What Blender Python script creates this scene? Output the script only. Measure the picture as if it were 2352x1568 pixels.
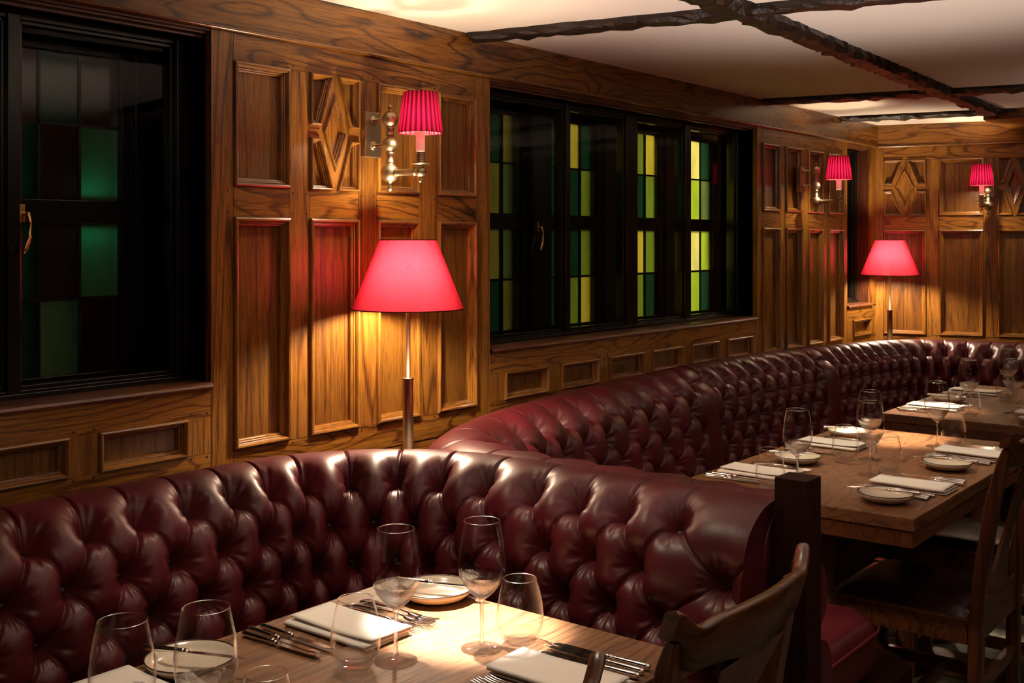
import bpy, bmesh, math, random
import numpy as np
from mathutils import Vector, Matrix
random.seed(7); RNG = np.random.default_rng(5)
PI = math.pi
for o in list(bpy.data.objects): bpy.data.objects.remove(o)
S = bpy.context.scene; COL = S.collection
# ------------------------------------------------------------------ camera, world, exposure
cam_d = bpy.data.cameras.new('camera'); cam = bpy.data.objects.new('camera', cam_d); COL.objects.link(cam)
cam_d.sensor_width = 36; cam_d.lens = 2550/2352*36; cam_d.shift_y = -232/2352; cam_d.clip_start = .05
cam.location = (0, 0, 1.45); cam.rotation_euler = (PI/2, 0, -math.radians(51.67)); S.camera = cam
w = bpy.data.worlds.new('world'); S.world = w; w.use_nodes = True
w.node_tree.nodes['Background'].inputs[0].default_value = (.02, .018, .016, 1); w.node_tree.nodes['Background'].inputs[1].default_value = .3
S.view_settings.view_transform = 'Standard'; S.view_settings.look = 'None'; S.view_settings.gamma = 1
S.view_settings.exposure = 0.0; S.view_settings.use_curve_mapping = False
S.cycles.use_denoising = True; S.cycles.max_bounces = 10; S.cycles.transparent_max_bounces = 24
S.cycles.transmission_bounces = 10; S.cycles.glossy_bounces = 5; S.cycles.diffuse_bounces = 4
S.cycles.sample_clamp_indirect = 6; S.cycles.caustics_reflective = False; S.cycles.caustics_refractive = True
def light(name, kind, loc, energy, color, **k):
    d = bpy.data.lights.new(name, kind); d.energy = energy; d.color = color
    for a, v in k.items():
        if a not in ('rot', 'aim'): setattr(d, a, v)
    o = bpy.data.objects.new(name, d); o.location = loc; COL.objects.link(o)
    if 'aim' in k: o.rotation_euler = (Vector(k['aim'])-Vector(loc)).to_track_quat('-Z', 'Y').to_euler()
    if 'rot' in k: o.rotation_euler = k['rot']
    return o
# ------------------------------------------------------------------ room lights (unseen ceiling downlights, added spots and fill lights + street light behind the windows)
WARM = (1, .74, .44)
UNSEEN_DOWNLIGHTS = [  # x, y, watts, cone, aim; first makes the table pool, rest added fill
    (1.53, 1.62, 1750, 16, (1.525, 1.30, .75)), (.2, .9, 5, 90, (.6, 1.6, .7)), (4.6, .2, 12, 95, (4.3, 1.5, .7)), (6.0, -.2, 8, 100, (5.6, 1.6, .8)), (-.3, -.6, 7, 110, (1.0, 1.8, 1.2))]
for i, (x, y, e, c, a) in enumerate(UNSEEN_DOWNLIGHTS):
    light('unseen_downlight_lamp', 'SPOT', (x, y, 2.085), e, (1, .92, .78) if e > 1000 else (1, .82, .58), spot_size=math.radians(c), spot_blend=.8, shadow_soft_size=.03, aim=a)
for x, y, e, c, a in ((1.45, 1.72, 36, 66, (1.35, 1.30, .75)), (3.35, 1.70, 60, 60, (3.55, 1.28, .75)), (3.75, 1.72, 620, 19, (3.93, 1.38, .75)), (4.75, 1.76, 220, 24, (4.68, 1.52, .75))):   # bodiless spots added under the ceiling to brighten the tables
    light('added_table_spot', 'SPOT', (x, y, 2.085), e, (1, .84, .60), spot_size=math.radians(c), spot_blend=.9, shadow_soft_size=.02, aim=a)
for x, y, e in ((2.45, .80, 85), (5.5, .1, 22), (1.0, -.1, 55)):   # upward spots without fixtures, added to brighten the ceiling
    light('ceiling_fill', 'SPOT', (x, y, .80), e, (1, .85, .75), spot_size=math.radians(112), spot_blend=.6, shadow_soft_size=.12, aim=(x, y, 2.5))

light('street_light', 'AREA', (5.6, 3.6, 1.75), 42, (1, .84, .38), size=.6, aim=(4.6, 2.5, 1.5))
light('green_sign_light', 'POINT', (1.50, 2.585, 1.52), .16, (.05, 1, .80), shadow_soft_size=.02)
light('yard_light', 'AREA', (1.2, 3.6, 1.6), .55, (1, .95, .8), size=.8, aim=(1.4, 2.5, 1.5))

light('aisle_fill', 'POINT', (1.6, -1.0, 1.75), 4, (1, .80, .56), shadow_soft_size=.10)  # bodiless point light added as fill for the chairs and banquette end
# ------------------------------------------------------------------ materials
def nodes(name):
    m = bpy.data.materials.new(name); m.use_nodes = True; nt = m.node_tree
    for n in list(nt.nodes): nt.nodes.remove(n)
    out = nt.nodes.new('ShaderNodeOutputMaterial'); return m, nt, out
class N:
    def __init__(s, nt): s.nt = nt
    def __call__(s, t, ins=None, **k):
        n = s.nt.nodes.new('ShaderNode'+t)
        for a, v in k.items(): setattr(n, a, v)
        for a, v in (ins or {}).items():
            if isinstance(v, bpy.types.NodeSocket): s.nt.links.new(v, n.inputs[a])
            else: n.inputs[a].default_value = v
        return n
    def math(s, op, a, b=0.0, c=0.0):
        n = s.nt.nodes.new('ShaderNodeMath'); n.operation = op
        for i, v in enumerate((a, b, c)):
            if isinstance(v, bpy.types.NodeSocket): s.nt.links.new(v, n.inputs[i])
            else: n.inputs[i].default_value = v
        return n.outputs[0]
    def ramp(s, fac, stops):
        n = s.nt.nodes.new('ShaderNodeValToRGB'); s.nt.links.new(fac, n.inputs[0])
        e = n.color_ramp.elements
        while len(e) < len(stops): e.new(.5)
        for q, (p, c) in zip(e, stops): q.position = p; q.color = (*c, 1) if len(c) == 3 else c
        return n.outputs[0]
def pbr(name, col, rough=.5, metal=0, **k):
    m, nt, out = nodes(name); n = N(nt)
    b = n('BsdfPrincipled', {'Base Color': (*col, 1), 'Roughness': rough, 'Metallic': metal})
    for a, v in k.items(): b.inputs[a.replace('_', ' ')].default_value = v
    nt.links.new(b.outputs[0], out.inputs[0]); return m
def wood(name, axis='z', light_c=(.31, .130, .019), mid=(.168, .060, .0090), dark=(.026, .008, .003), rough=.3, figure=1.0, fine=1.0, coat=.25, spec=.5):
    """oak: long grain along axis, cathedral figure, open pores; each board (mesh island) has its own offset and tint"""
    m, nt, out = nodes(name); n = N(nt)
    tc = n('TexCoord').outputs['Object']; rnd = n('NewGeometry').outputs['Random Per Island']
    st = .18 if figure >= .7 else .05
    sc = {'x': (st, 1, 1), 'y': (1, st, 1), 'z': (1, 1, st)}[axis]
    off = n('CombineXYZ', {0: n.math('MULTIPLY', rnd, 7.3), 1: n.math('MULTIPLY', rnd, 3.1), 2: n.math('MULTIPLY', rnd, 11.7)}).outputs[0]
    mp = n('Mapping', {'Vector': tc, 'Scale': sc, 'Location': off}).outputs[0]
    wob = n('TexNoise', {'Vector': mp, 'Scale': 60, 'Detail': 3}).outputs[0]
    big = n('TexNoise', {'Vector': mp, 'Scale': 11 if figure >= .7 else 9, 'Detail': .6, 'Roughness': .4, 'Distortion': .35}).outputs[0]
    big = n.math('ADD', big, n.math('MULTIPLY', wob, .045))
    rings = n.math('SINE', n.math('MULTIPLY', big, 62))
    rings = n.math('MULTIPLY_ADD', rings, .5, .5)
    sc2 = {'x': (.035, 1, 1), 'y': (1, .035, 1), 'z': (1, 1, .035)}[axis]
    mp2 = n('Mapping', {'Vector': tc, 'Scale': sc2, 'Location': off}).outputs[0]
    f1 = n('TexNoise', {'Vector': mp2, 'Scale': 150*fine, 'Detail': 3, 'Roughness': .6}).outputs[0]
    f2 = n('TexNoise', {'Vector': mp2, 'Scale': 430*fine, 'Detail': 2}).outputs[0]
    soft = n('TexNoise', {'Vector': mp, 'Scale': 14, 'Detail': 2}).outputs[0]
    r2 = n.math('POWER', rings, 9.0)
    fac = n.math('ADD', n.math('MULTIPLY', r2, .18+.42*min(1, figure)), n.math('MULTIPLY', n.math('SUBTRACT', f1, .3), .85))
    fac = n.math('ADD', fac, n.math('MULTIPLY', n.math('SUBTRACT', soft, .5), .4))
    fac = n.math('ADD', fac, n.math('MULTIPLY', n.math('SUBTRACT', rnd, .5), .16))
    col = n.ramp(fac, [(.06, light_c), (.40, mid), (.92, dark)])
    pore = n.ramp(f2, [(.37, (.30, .30, .30)), (.46, (1, 1, 1))])
    col = n('MixRGB', {0: .7, 1: col, 2: pore}, blend_type='MULTIPLY').outputs[0]
    bh = n.math('ADD', n.math('MULTIPLY', f1, .6), n.math('MULTIPLY', f2, .5))
    bump = n('Bump', {'Strength': .22, 'Distance': .0015, 'Height': bh}).outputs[0]
    ro = n.math('MULTIPLY_ADD', f1, .2, rough-.08)
    b = n('BsdfPrincipled', {'Base Color': col, 'Roughness': ro, 'Normal': bump, 'Coat Weight': coat, 'Coat Roughness': .22, 'Specular IOR Level': spec})
    nt.links.new(b.outputs[0], out.inputs[0]); return m
def leather(name, c1, c2, rough=.40):
    m, nt, out = nodes(name); n = N(nt)
    tc = n('TexCoord').outputs['Object']
    a = n('TexNoise', {'Vector': tc, 'Scale': 6, 'Detail': 4}).outputs[0]
    g = n('TexVoronoi', {'Vector': tc, 'Scale': 420}, feature='F1').outputs[0]
    wr = n('TexNoise', {'Vector': tc, 'Scale': 34, 'Detail': 5, 'Roughness': .65, 'Distortion': 1.2}).outputs[0]
    col = n.ramp(a, [(.35, c2), (.65, c1)])
    h = n.math('ADD', n.math('MULTIPLY', g, .12), n.math('MULTIPLY', wr, .5))
    bump = n('Bump', {'Strength': .22, 'Distance': .003, 'Height': h}).outputs[0]
    ro = n.math('MULTIPLY_ADD', wr, .16, rough-.08)
    b = n('BsdfPrincipled', {'Base Color': col, 'Roughness': ro, 'Normal': bump, 'Specular IOR Level': .5})
    nt.links.new(b.outputs[0], out.inputs[0]); return m
def metal(name, col, rough=.25, bump=0):
    m, nt, out = nodes(name); n = N(nt)
    tc = n('TexCoord').outputs['Object']
    a = n('TexNoise', {'Vector': tc, 'Scale': 60, 'Detail': 3}).outputs[0]
    ro = n.math('MULTIPLY_ADD', a, .16, rough-.08)
    b = n('BsdfPrincipled', {'Base Color': (*col, 1), 'Metallic': 1, 'Roughness': ro})
    nt.links.new(b.outputs[0], out.inputs[0]); return m
def thin_glass(name, tint=(.97, .97, .96), rough=.0, ior=1.5, boost=1.0):
    m, nt, out = nodes(name); n = N(nt)
    fa = n('LayerWeight', {'Blend': .5}).outputs['Facing']
    f = n.math('MULTIPLY_ADD', n.math('POWER', fa, 4.2), .95*boost, .012*boost)
    f.node.use_clamp = True
    t = n('BsdfTransparent', {'Color': (*tint, 1)}); g = n('BsdfGlossy', {'Color': (1, 1, 1, 1), 'Roughness': rough})
    x = n('MixShader', {0: f, 1: t.outputs[0], 2: g.outputs[0]})
    nt.links.new(x.outputs[0], out.inputs[0]); return m
def rim_glass(name):
    m, nt, out = nodes(name); n = N(nt)
    t = n('BsdfTransparent', {'Color': (1, 1, 1, 1)}); g = n('BsdfGlossy', {'Color': (1, 1, 1, 1), 'Roughness': .18})
    x = n('MixShader', {0: .5, 1: t.outputs[0], 2: g.outputs[0]}); nt.links.new(x.outputs[0], out.inputs[0]); return m
def solid_glass(name):
    m, nt, out = nodes(name); n = N(nt)
    g = n('BsdfGlass', {'Color': (1, 1, 1, 1), 'Roughness': 0, 'IOR': 1.47})
    t = n('BsdfTransparent', {'Color': (.97, .97, .97, 1)})
    x = n('MixShader', {0: .5, 1: g.outputs[0], 2: t.outputs[0]})
    nt.links.new(x.outputs[0], out.inputs[0]); return m
def shade_cloth(name, col, trans, weave=900, fwd=(0, 0, 0), pleats=0):
    m, nt, out = nodes(name); n = N(nt)
    tc = n('TexCoord').outputs['Object']
    mp = n('Mapping', {'Vector': tc, 'Scale': (1, 1, .06)}).outputs[0]
    a = n('TexNoise', {'Vector': mp, 'Scale': weave*.22, 'Detail': 3}).outputs[0]
    k = n.ramp(a, [(.3, (.78, .78, .78)), (.7, (1.1, 1.1, 1.1))])
    if pleats:   # the silk is doubled, so denser, along each pleat fold
        sx = n('SeparateXYZ', {0: tc}); an = n.math('ARCTAN2', sx.outputs[1], sx.outputs[0])
        q = n.math('MULTIPLY_ADD', n.math('COSINE', n.math('MULTIPLY', an, pleats)), .5, .5)
        k = n('MixRGB', {0: 1, 1: k, 2: n.ramp(q, [(.30, (1.0, 1.0, 1.0)), (.62, (.42, .42, .42)), (.85, (.20, .20, .20))])}, blend_type='MULTIPLY').outputs[0]
    c1 = n('MixRGB', {0: 1, 1: (*col, 1), 2: k}, blend_type='MULTIPLY').outputs[0]
    c2 = n('MixRGB', {0: 1, 1: (*trans, 1), 2: k}, blend_type='MULTIPLY').outputs[0]
    fc = n('LayerWeight', {'Blend': .5}).outputs['Facing']
    c2 = n('MixRGB', {0: 1, 1: c2, 2: n.ramp(fc, [(.10, (1, 1, 1)), (.75, (.34, .12, .16))])}, blend_type='MULTIPLY').outputs[0]   # slanting light crosses more weave
    d = n('BsdfDiffuse', {'Color': c1}); t = n('BsdfTranslucent', {'Color': c2}); g = n('BsdfGlossy', {'Color': (.5, .4, .4, 1), 'Roughness': .35})
    x = n('MixShader', {0: .68, 1: d.outputs[0], 2: t.outputs[0]}); y = n('MixShader', {0: .04, 1: x.outputs[0], 2: g.outputs[0]})
    rf = n('BsdfRefraction', {'Color': (*fwd, 1), 'Roughness': 1.0, 'IOR': 1.4}); z = n('AddShader', {0: y.outputs[0], 1: rf.outputs[0]})
    nt.links.new((z if max(fwd) > 0 else y).outputs[0], out.inputs[0]); return m
def stained(name, col):
    m, nt, out = nodes(name); n = N(nt)
    tc = n('TexCoord').outputs['Object']
    a = n('TexNoise', {'Vector': n('Mapping', {'Vector': tc, 'Scale': (1, 1, .3)}).outputs[0], 'Scale': 18, 'Detail': 4}).outputs[0]
    k = n.ramp(a, [(.25, (.72, .72, .72)), (.6, (1, 1, 1))])
    c = n('MixRGB', {0: 1, 1: (*col, 1), 2: k}, blend_type='MULTIPLY').outputs[0]
    t = n('BsdfTranslucent', {'Color': c}); g = n('BsdfGlossy', {'Color': (1, 1, 1, 1), 'Roughness': .08})
    x = n('MixShader', {0: .04, 1: t.outputs[0], 2: g.outputs[0]})
    nt.links.new(x.outputs[0], out.inputs[0]); return m
def emit(name, col, st):
    m, nt, out = nodes(name); n = N(nt)
    nt.links.new(n('Emission', {'Color': (*col, 1), 'Strength': st}).outputs[0], out.inputs[0]); return m
def plaster(name):
    m, nt, out = nodes(name); n = N(nt)
    tc = n('TexCoord').outputs['Object']
    a = n('TexNoise', {'Vector': tc, 'Scale': 1.6, 'Detail': 4}).outputs[0]
    b_ = n('TexNoise', {'Vector': tc, 'Scale': 14, 'Detail': 5}).outputs[0]
    c = n.ramp(a, [(.3, (.74, .63, .55)), (.7, (.80, .70, .62))])
    bump = n('Bump', {'Strength': .12, 'Distance': .004, 'Height': b_}).outputs[0]
    b = n('BsdfPrincipled', {'Base Color': c, 'Roughness': .75, 'Normal': bump})
    nt.links.new(b.outputs[0], out.inputs[0]); return m
def old_beam(name):
    m, nt, out = nodes(name); n = N(nt)
    tc = n('TexCoord').outputs['Object']
    a = n('TexNoise', {'Vector': tc, 'Scale': 22, 'Detail': 6, 'Roughness': .7}).outputs[0]
    c = n.ramp(a, [(.3, (.006, .003, .002)), (.7, (.028, .013, .008))])
    bump = n('Bump', {'Strength': .9, 'Distance': .012, 'Height': a}).outputs[0]
    b = n('BsdfPrincipled', {'Base Color': c, 'Roughness': .32, 'Normal': bump})
    nt.links.new(b.outputs[0], out.inputs[0]); return m
def floor_mat(name):
    m, nt, out = nodes(name); n = N(nt)
    tc = n('TexCoord').outputs['Object']
    br = n('TexBrick', {'Vector': n('Mapping', {'Vector': tc, 'Rotation': (0, 0, .6)}).outputs[0], 'Scale': 1.0, 'Color1': (.11, .092, .07, 1), 'Color2': (.16, .136, .10, 1), 'Mortar': (.07, .058, .045, 1), 'Mortar Size': .003, 'Brick Width': 1.2, 'Row Height': .14})
    a = n('TexNoise', {'Vector': tc, 'Scale': 40, 'Detail': 6, 'Roughness': .7}).outputs[0]
    k = n.ramp(a, [(.3, (.5, .5, .5)), (.7, (1.1, 1.1, 1.1))])
    c = n('MixRGB', {0: .8, 1: br.outputs[0], 2: k}, blend_type='MULTIPLY').outputs[0]
    b = n('BsdfPrincipled', {'Base Color': c, 'Roughness': .55})
    nt.links.new(b.outputs[0], out.inputs[0]); return m
def linen(name):
    m, nt, out = nodes(name); n = N(nt)
    tc = n('TexCoord').outputs['Object']
    a = n('TexWave', {'Vector': tc, 'Scale': 320}, bands_direction='X').outputs[1]
    b_ = n('TexWave', {'Vector': tc, 'Scale': 320}, bands_direction='Y').outputs[1]
    bump = n('Bump', {'Strength': .15, 'Distance': .0006, 'Height': n.math('ADD', a, b_)}).outputs[0]
    b = n('BsdfPrincipled', {'Base Color': (.74, .66, .60, 1), 'Roughness': .85, 'Normal': bump, 'Sheen Weight': .2})
    nt.links.new(b.outputs[0], out.inputs[0]); return m
M = dict(
    wv=wood('oak_upright', 'z', figure=.6), wh=wood('oak_level', 'x', figure=.8), wp=wood('oak_panel', 'z', light_c=(.22, .090, .0130), mid=(.118, .042, .0066), dark=(.035, .011, .003), figure=.35, fine=1.1),
    wm=wood('oak_moulding', 'z', figure=.3, rough=.24, coat=1.0), wmh=wood('oak_moulding_level', 'x', figure=.3, rough=.24, coat=1.0),
    wdark=wood('dark_reveal_wood', 'z', light_c=(.10, .03, .014), mid=(.06, .018, .009), dark=(.02, .006, .004), figure=.3),
    wdh=wood('dark_sill_wood', 'x', light_c=(.20, .075, .03), mid=(.11, .036, .014), dark=(.04, .012, .006), figure=.3, coat=.5),
    table=wood('oak_tabletop', 'x', light_c=(.20, .085, .030), mid=(.125, .046, .016), dark=(.055, .019, .007), rough=.46, figure=.7, coat=.0),
    tedge=wood('oak_table_edge', 'x', light_c=(.16, .055, .018), mid=(.10, .032, .010), dark=(.035, .011, .004), figure=.4),
    chx=wood('dark_chair_wood_level', 'x', light_c=(.135, .042, .013), mid=(.072, .021, .0065), dark=(.022, .007, .003), rough=.32, figure=.7, coat=.4),
    chz=wood('dark_chair_wood_upright', 'z', light_c=(.135, .042, .013), mid=(.072, .021, .0065), dark=(.022, .007, .003), rough=.32, figure=.4, coat=.4),
    post=wood('dark_post_wood', 'z', light_c=(.036, .010, .006), mid=(.022, .006, .0035), dark=(.010, .003, .002), figure=.25, rough=.6, coat=0, spec=.15),
    peg=pbr('dark_oak_peg', (.025, .01, .004), .5), gap=pbr('joint_shadow_backing', (.02, .008, .004), .8),
    black=pbr('black_window_paint', (.006, .005, .004), .22), lead=pbr('lead_came', (.02, .017, .015), .35, .6),
    glass=thin_glass('window_glass', (.85, .86, .84), .0, 1.5, .85), dark=pbr('dark_outside_wall', (.004, .004, .004), .9),
    brass=metal('aged_brass', (.50, .38, .235), .38), brass2=metal('brown_brass', (.42, .31, .19), .38), dbrass=metal('dark_bronze', (.16, .10, .06), .36), silver=metal('silver_plate', (.86, .82, .78), .12), hbrass=metal('brass_handle', (.6, .36, .15), .28),
    shade=shade_cloth('red_silk_shade', (.28, .005, .018), (.092, .0052, .0100)), pshade=shade_cloth('red_pleated_silk', (.40, .003, .03), (.040, .0006, .0050), pleats=24),
    candle=pbr('rosy_glow_candle_sleeve', (.92, .66, .56), .45, Emission_Color=(1, .36, .27, 1), Emission_Strength=.38), bulb=emit('warm_lamp_bulb', (1, .81, .55), 1050), cbulb=emit('warm_candle_bulb', (1, .79, .50), 950),  # candle sleeve's faint emission stands in for light from its bulb
    leather=leather('oxblood_leather', (.120, .011, .018), (.066, .007, .009)), dleather=leather('dark_brown_leather', (.024, .005, .004), (.013, .003, .003), .32), redl=leather('red_seat_leather', (.13, .014, .022), (.09, .010, .015)),
    button=leather('oxblood_button', (.04, .006, .007), (.03, .005, .006)),
    ceil=plaster('cream_plaster'), beam=old_beam('tarred_beam'), floor=floor_mat('worn_boards'), linen=linen('ecru_linen'),
    tg=thin_glass('drinking_glass', (1, 1, 1), 0, 1.5, 1.0), sg=solid_glass('solid_crystal'), rg=rim_glass('fire_polished_rim'), china=pbr('warm_white_glaze', (.62, .52, .42), .18, Coat_Weight=.4), rim=pbr('dark_brown_glaze', (.04, .02, .012), .25), foot=pbr('clay_foot', (.35, .26, .19), .6),
    s_yellow=stained('yellow_leaded_glass', (.85, .70, .10)), s_pale=stained('pale_yellow_leaded_glass', (.95, .90, .38)), s_lime=stained('lime_leaded_glass', (.42, .62, .06)), s_green=stained('green_leaded_glass', (.24, .36, .05)), s_teal=stained('teal_leaded_glass', (.012, .055, .035)), s_olive=stained('olive_leaded_glass', (.30, .26, .07)), s_maroon=stained('maroon_leaded_glass', (.06, .012, .008)), s_sage=stained('sage_leaded_glass', (.14, .20, .09)),
    led=emit('unseen_downlight_lens', (1, .8, .55), 2), white=pbr('white_enamel', (.7, .66, .6), .4))
# ------------------------------------------------------------------ mesh helpers
class MB:
    def __init__(s): s.v = []; s.f = []; s.m = []; s.mats = []; s.smooth = []
    def mi(s, m):
        if m not in s.mats: s.mats.append(m)
        return s.mats.index(m)
    def add(s, vs, fs, m, smooth=False):
        b = len(s.v); s.v += [tuple(v) for v in vs]; k = s.mi(m)
        for f in fs: s.f.append(tuple(b+i for i in f)); s.m.append(k); s.smooth.append(smooth)
    def box(s, x0, x1, y0, y1, z0, z1, m, M_=None):
        vs = [(x, y, z) for x in (x0, x1) for y in (y0, y1) for z in (z0, z1)]
        if M_ is not None: vs = [M_ @ Vector(v) for v in vs]
        s.add(vs, [(0, 1, 3, 2), (4, 6, 7, 5), (0, 4, 5, 1), (2, 3, 7, 6), (0, 2, 6, 4), (1, 5, 7, 3)], m)
    def grid(s, P, m, smooth=True, cu=False, cv=False):
        """P: [i][j] points"""
        nu, nv = len(P), len(P[0]); vs = [p for r in P for p in r]; fs = []
        for i in range(nu if cu else nu-1):
            for j in range(nv if cv else nv-1):
                a, b = i, (i+1) % nu; c, d = j, (j+1) % nv
                fs.append((a*nv+c, b*nv+c, b*nv+d, a*nv+d))
        s.add(vs, fs, m, smooth)
    def lathe_multi(s, prof, bands, n=56):
        """closed profile, welded rings, bands = [(count, material)]"""
        b = len(s.v)
        for r, z in prof: s.v += [(r*math.cos(2*PI*k/n), r*math.sin(2*PI*k/n), z) for k in range(n)]
        j = 0
        for cnt, m in bands:
            mi = s.mi(m)
            for _ in range(cnt):
                if j >= len(prof)-1: break
                for k in range(n): s.f.append((b+j*n+k, b+j*n+(k+1) % n, b+(j+1)*n+(k+1) % n, b+(j+1)*n+k)); s.m.append(mi); s.smooth.append(True)
                j += 1
        for row, mm in ((0, bands[0][1]), (len(prof)-1, bands[-1][1])): s.f.append(tuple(b+row*n+k for k in range(n))); s.m.append(s.mi(mm)); s.smooth.append(True)
    def lathe(s, prof, m, n=32, M_=None, smooth=True):
        """prof: (r,z) list"""
        P = []
        for r, z in prof:
            row = [Vector((r*math.cos(2*PI*k/n), r*math.sin(2*PI*k/n), z)) for k in range(n)]
            if M_ is not None: row = [M_ @ q for q in row]
            P.append(row)
        s.grid(P, m, smooth, cv=True)
    def tube(s, pts, r, m, n=12, caps=True):
        pts = [Vector(p) for p in pts]; P = []
        up = Vector((0, 0, 1))
        for i, p in enumerate(pts):
            t = (pts[min(i+1, len(pts)-1)]-pts[max(i-1, 0)]).normalized()
            a = t.cross(up)
            if a.length < .05: a = t.cross(Vector((1, 0, 0)))
            a.normalize(); b = t.cross(a); rr = r[i] if isinstance(r, (list, tuple)) else r
            P.append([p+a*rr*math.cos(2*PI*k/n)+b*rr*math.sin(2*PI*k/n) for k in range(n)])
        s.grid(P, m, True, cv=True)
        if caps:
            for row in (P[0], P[-1]): s.add(row, [tuple(range(n))], m)
    def build(s, name, parent=None, bevel=0, seg=2, loc=None, rotz=None, shade=None, solid=0):
        me = bpy.data.meshes.new(name); me.from_pydata([tuple(v) for v in s.v], [], s.f)
        for m in s.mats: me.materials.append(m)
        me.polygons.foreach_set('material_index', s.m); me.polygons.foreach_set('use_smooth', s.smooth if shade is None else [shade]*len(s.f))
        me.update(); bm = bmesh.new(); bm.from_mesh(me); bmesh.ops.recalc_face_normals(bm, faces=bm.faces); bm.to_mesh(me); bm.free()
        o = bpy.data.objects.new(name, me); COL.objects.link(o)
        if loc: o.location = loc
        if rotz is not None: o.rotation_euler = (0, 0, rotz)
        if parent: o.parent = parent
        if solid:
            q = o.modifiers.new('thickness', 'SOLIDIFY'); q.thickness = solid; q.offset = 0
        if bevel:
            q = o.modifiers.new('bevel', 'BEVEL'); q.width = bevel; q.segments = seg; q.limit_method = 'ANGLE'; q.angle_limit = math.radians(40); q.harden_normals = False
        return o
def empty(name, loc=(0, 0, 0), rotz=0):
    o = bpy.data.objects.new(name, None); o.location = loc; o.rotation_euler = (0, 0, rotz); o.empty_display_size = .05; COL.objects.link(o); return o
def tag(o, label=None, cat=None, group=None, kind=None):
    for k, v in (('label', label), ('category', cat), ('group', group), ('kind', kind)):
        if v: o[k] = v
    return o
def copy_tree(o, parent=None, loc=None, rotz=None):
    c = o.copy(); COL.objects.link(c); c.parent = parent
    if loc is not None: c.location = loc
    if rotz is not None: c.rotation_euler = (0, 0, rotz)
    for ch in list(o.children): copy_tree(ch, c)
    return c
def inset(poly, d):
    """offset a convex ccw polygon inwards"""
    n = len(poly); out = []
    for i in range(n):
        p0, p1, p2 = Vector(poly[i-1]), Vector(poly[i]), Vector(poly[(i+1) % n])
        e1 = (p1-p0).normalized(); e2 = (p2-p1).normalized()
        n1 = Vector((-e1.y, e1.x)); n2 = Vector((-e2.y, e2.x))
        bis = n1+n2; k = d/max(.15, (1+n1.dot(n2)))
        out.append(p1+bis*k)
    return out
PROF = [(0, -.003), (0, .005), (.0015, .0085), (.005, .0105), (.009, .0095), (.0125, .004), (.0135, -.001), (.0165, -.0015), (.0180, -.006), (.021, -.0068), (.0232, -.011), (.0235, -.019)]
def moulded(mb, poly, sc=1.0, field=True, fm=None, prof=PROF):
    """moulding round a panel plus its sunk field; wall-local coordinates x,z with y = -height"""
    rings = [[(q.x, -h, q.y) for q in inset(poly, d*sc)] for d, h in prof]
    n = len(poly)
    for i in range(n):   # each side is an island of its own -> its own grain
        j = (i+1) % n
        e = Vector(poly[j])-Vector(poly[i]); m = M['wmh'] if abs(e.x) > abs(e.y) else M['wm']
        vs = []; fs = []
        for k, r in enumerate(rings): vs += [r[i], r[j]]
        for k in range(len(rings)-1): fs.append((2*k, 2*k+1, 2*k+3, 2*k+2))
        mb.add(vs, fs, m, False)
    if field: mb.add(rings[-1], [tuple(range(n))], fm or M['wp'])
def rect(x0, x1, z0, z1): return [(x0, z0), (x1, z0), (x1, z1), (x0, z1)]
Z0, ZC, ZM0, ZM1, ZB, ZA, ZE = .845, .918, 1.510, 1.588, 1.906, 1.978, 2.106
G = .0007
def pegs(mb, pts):
    for x, z in pts:
        vs = [(x+.0032*math.cos(a*PI/4), -.0006, z+.0032*math.sin(a*PI/4)) for a in range(8)]
        mb.add(vs, [tuple(range(8))], M['peg'])
def diamond(mb, x0, x1):
    z0, z1 = ZM1, ZB; W_ = x1-x0; Hh = z1-z0
    q = lambda u, v: (x0+u*W_, z0+v*Hh)
    P4 = [[q(0, .555), q(.2, .555), q(.455, 1), q(0, 1)], [q(.8, .555), q(1, .555), q(1, 1), q(.545, 1)],
          [q(0, 0), q(.455, 0), q(.2, .445), q(0, .445)], [q(.545, 0), q(1, 0), q(1, .445), q(.8, .445)]]
    for p in P4: moulded(mb, p, .62)
    # flat lozenge between the corner pieces, with a second moulded lozenge inside it
    a = [q(0, .445), q(.2, .445), q(.455, 0), q(.545, 0), q(.8, .445), q(1, .445), q(1, .555), q(.8, .555), q(.545, 1), q(.455, 1), q(.2, .555), q(0, .555)]
    ih = [q(.5, .165), q(.74, .5), q(.5, .835), q(.26, .5)]
    ring = [q(.2, .445), q(.455, 0), q(.545, 0), q(.8, .445), q(.8, .555), q(.545, 1), q(.455, 1), q(.2, .555)]
    B3 = lambda p: (p[0], 0, p[1])
    V_ = [B3(p) for p in ring]+[B3(p) for p in ih]
    mb.add(V_, [(1, 2, 8), (2, 3, 9, 8), (3, 4, 9), (4, 5, 10, 9), (5, 6, 10), (6, 7, 11, 10), (7, 0, 11), (0, 1, 8, 11)], M['wv'])
    for x in (0, .8): mb.add([B3(q(x, .445)), B3(q(x+.2, .445)), B3(q(x+.2, .555)), B3(q(x, .555))], [(0, 1, 2, 3)], M['wh'])
    lp = [(0, 0), (.0005, .005), (.003, .008), (.007, .006), (.0095, .001), (.0125, 0), (.0135, -.005), (.017, -.006), (.018, -.010)]
    moulded(mb, ih, .95, True, M['wv'], lp)
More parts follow.
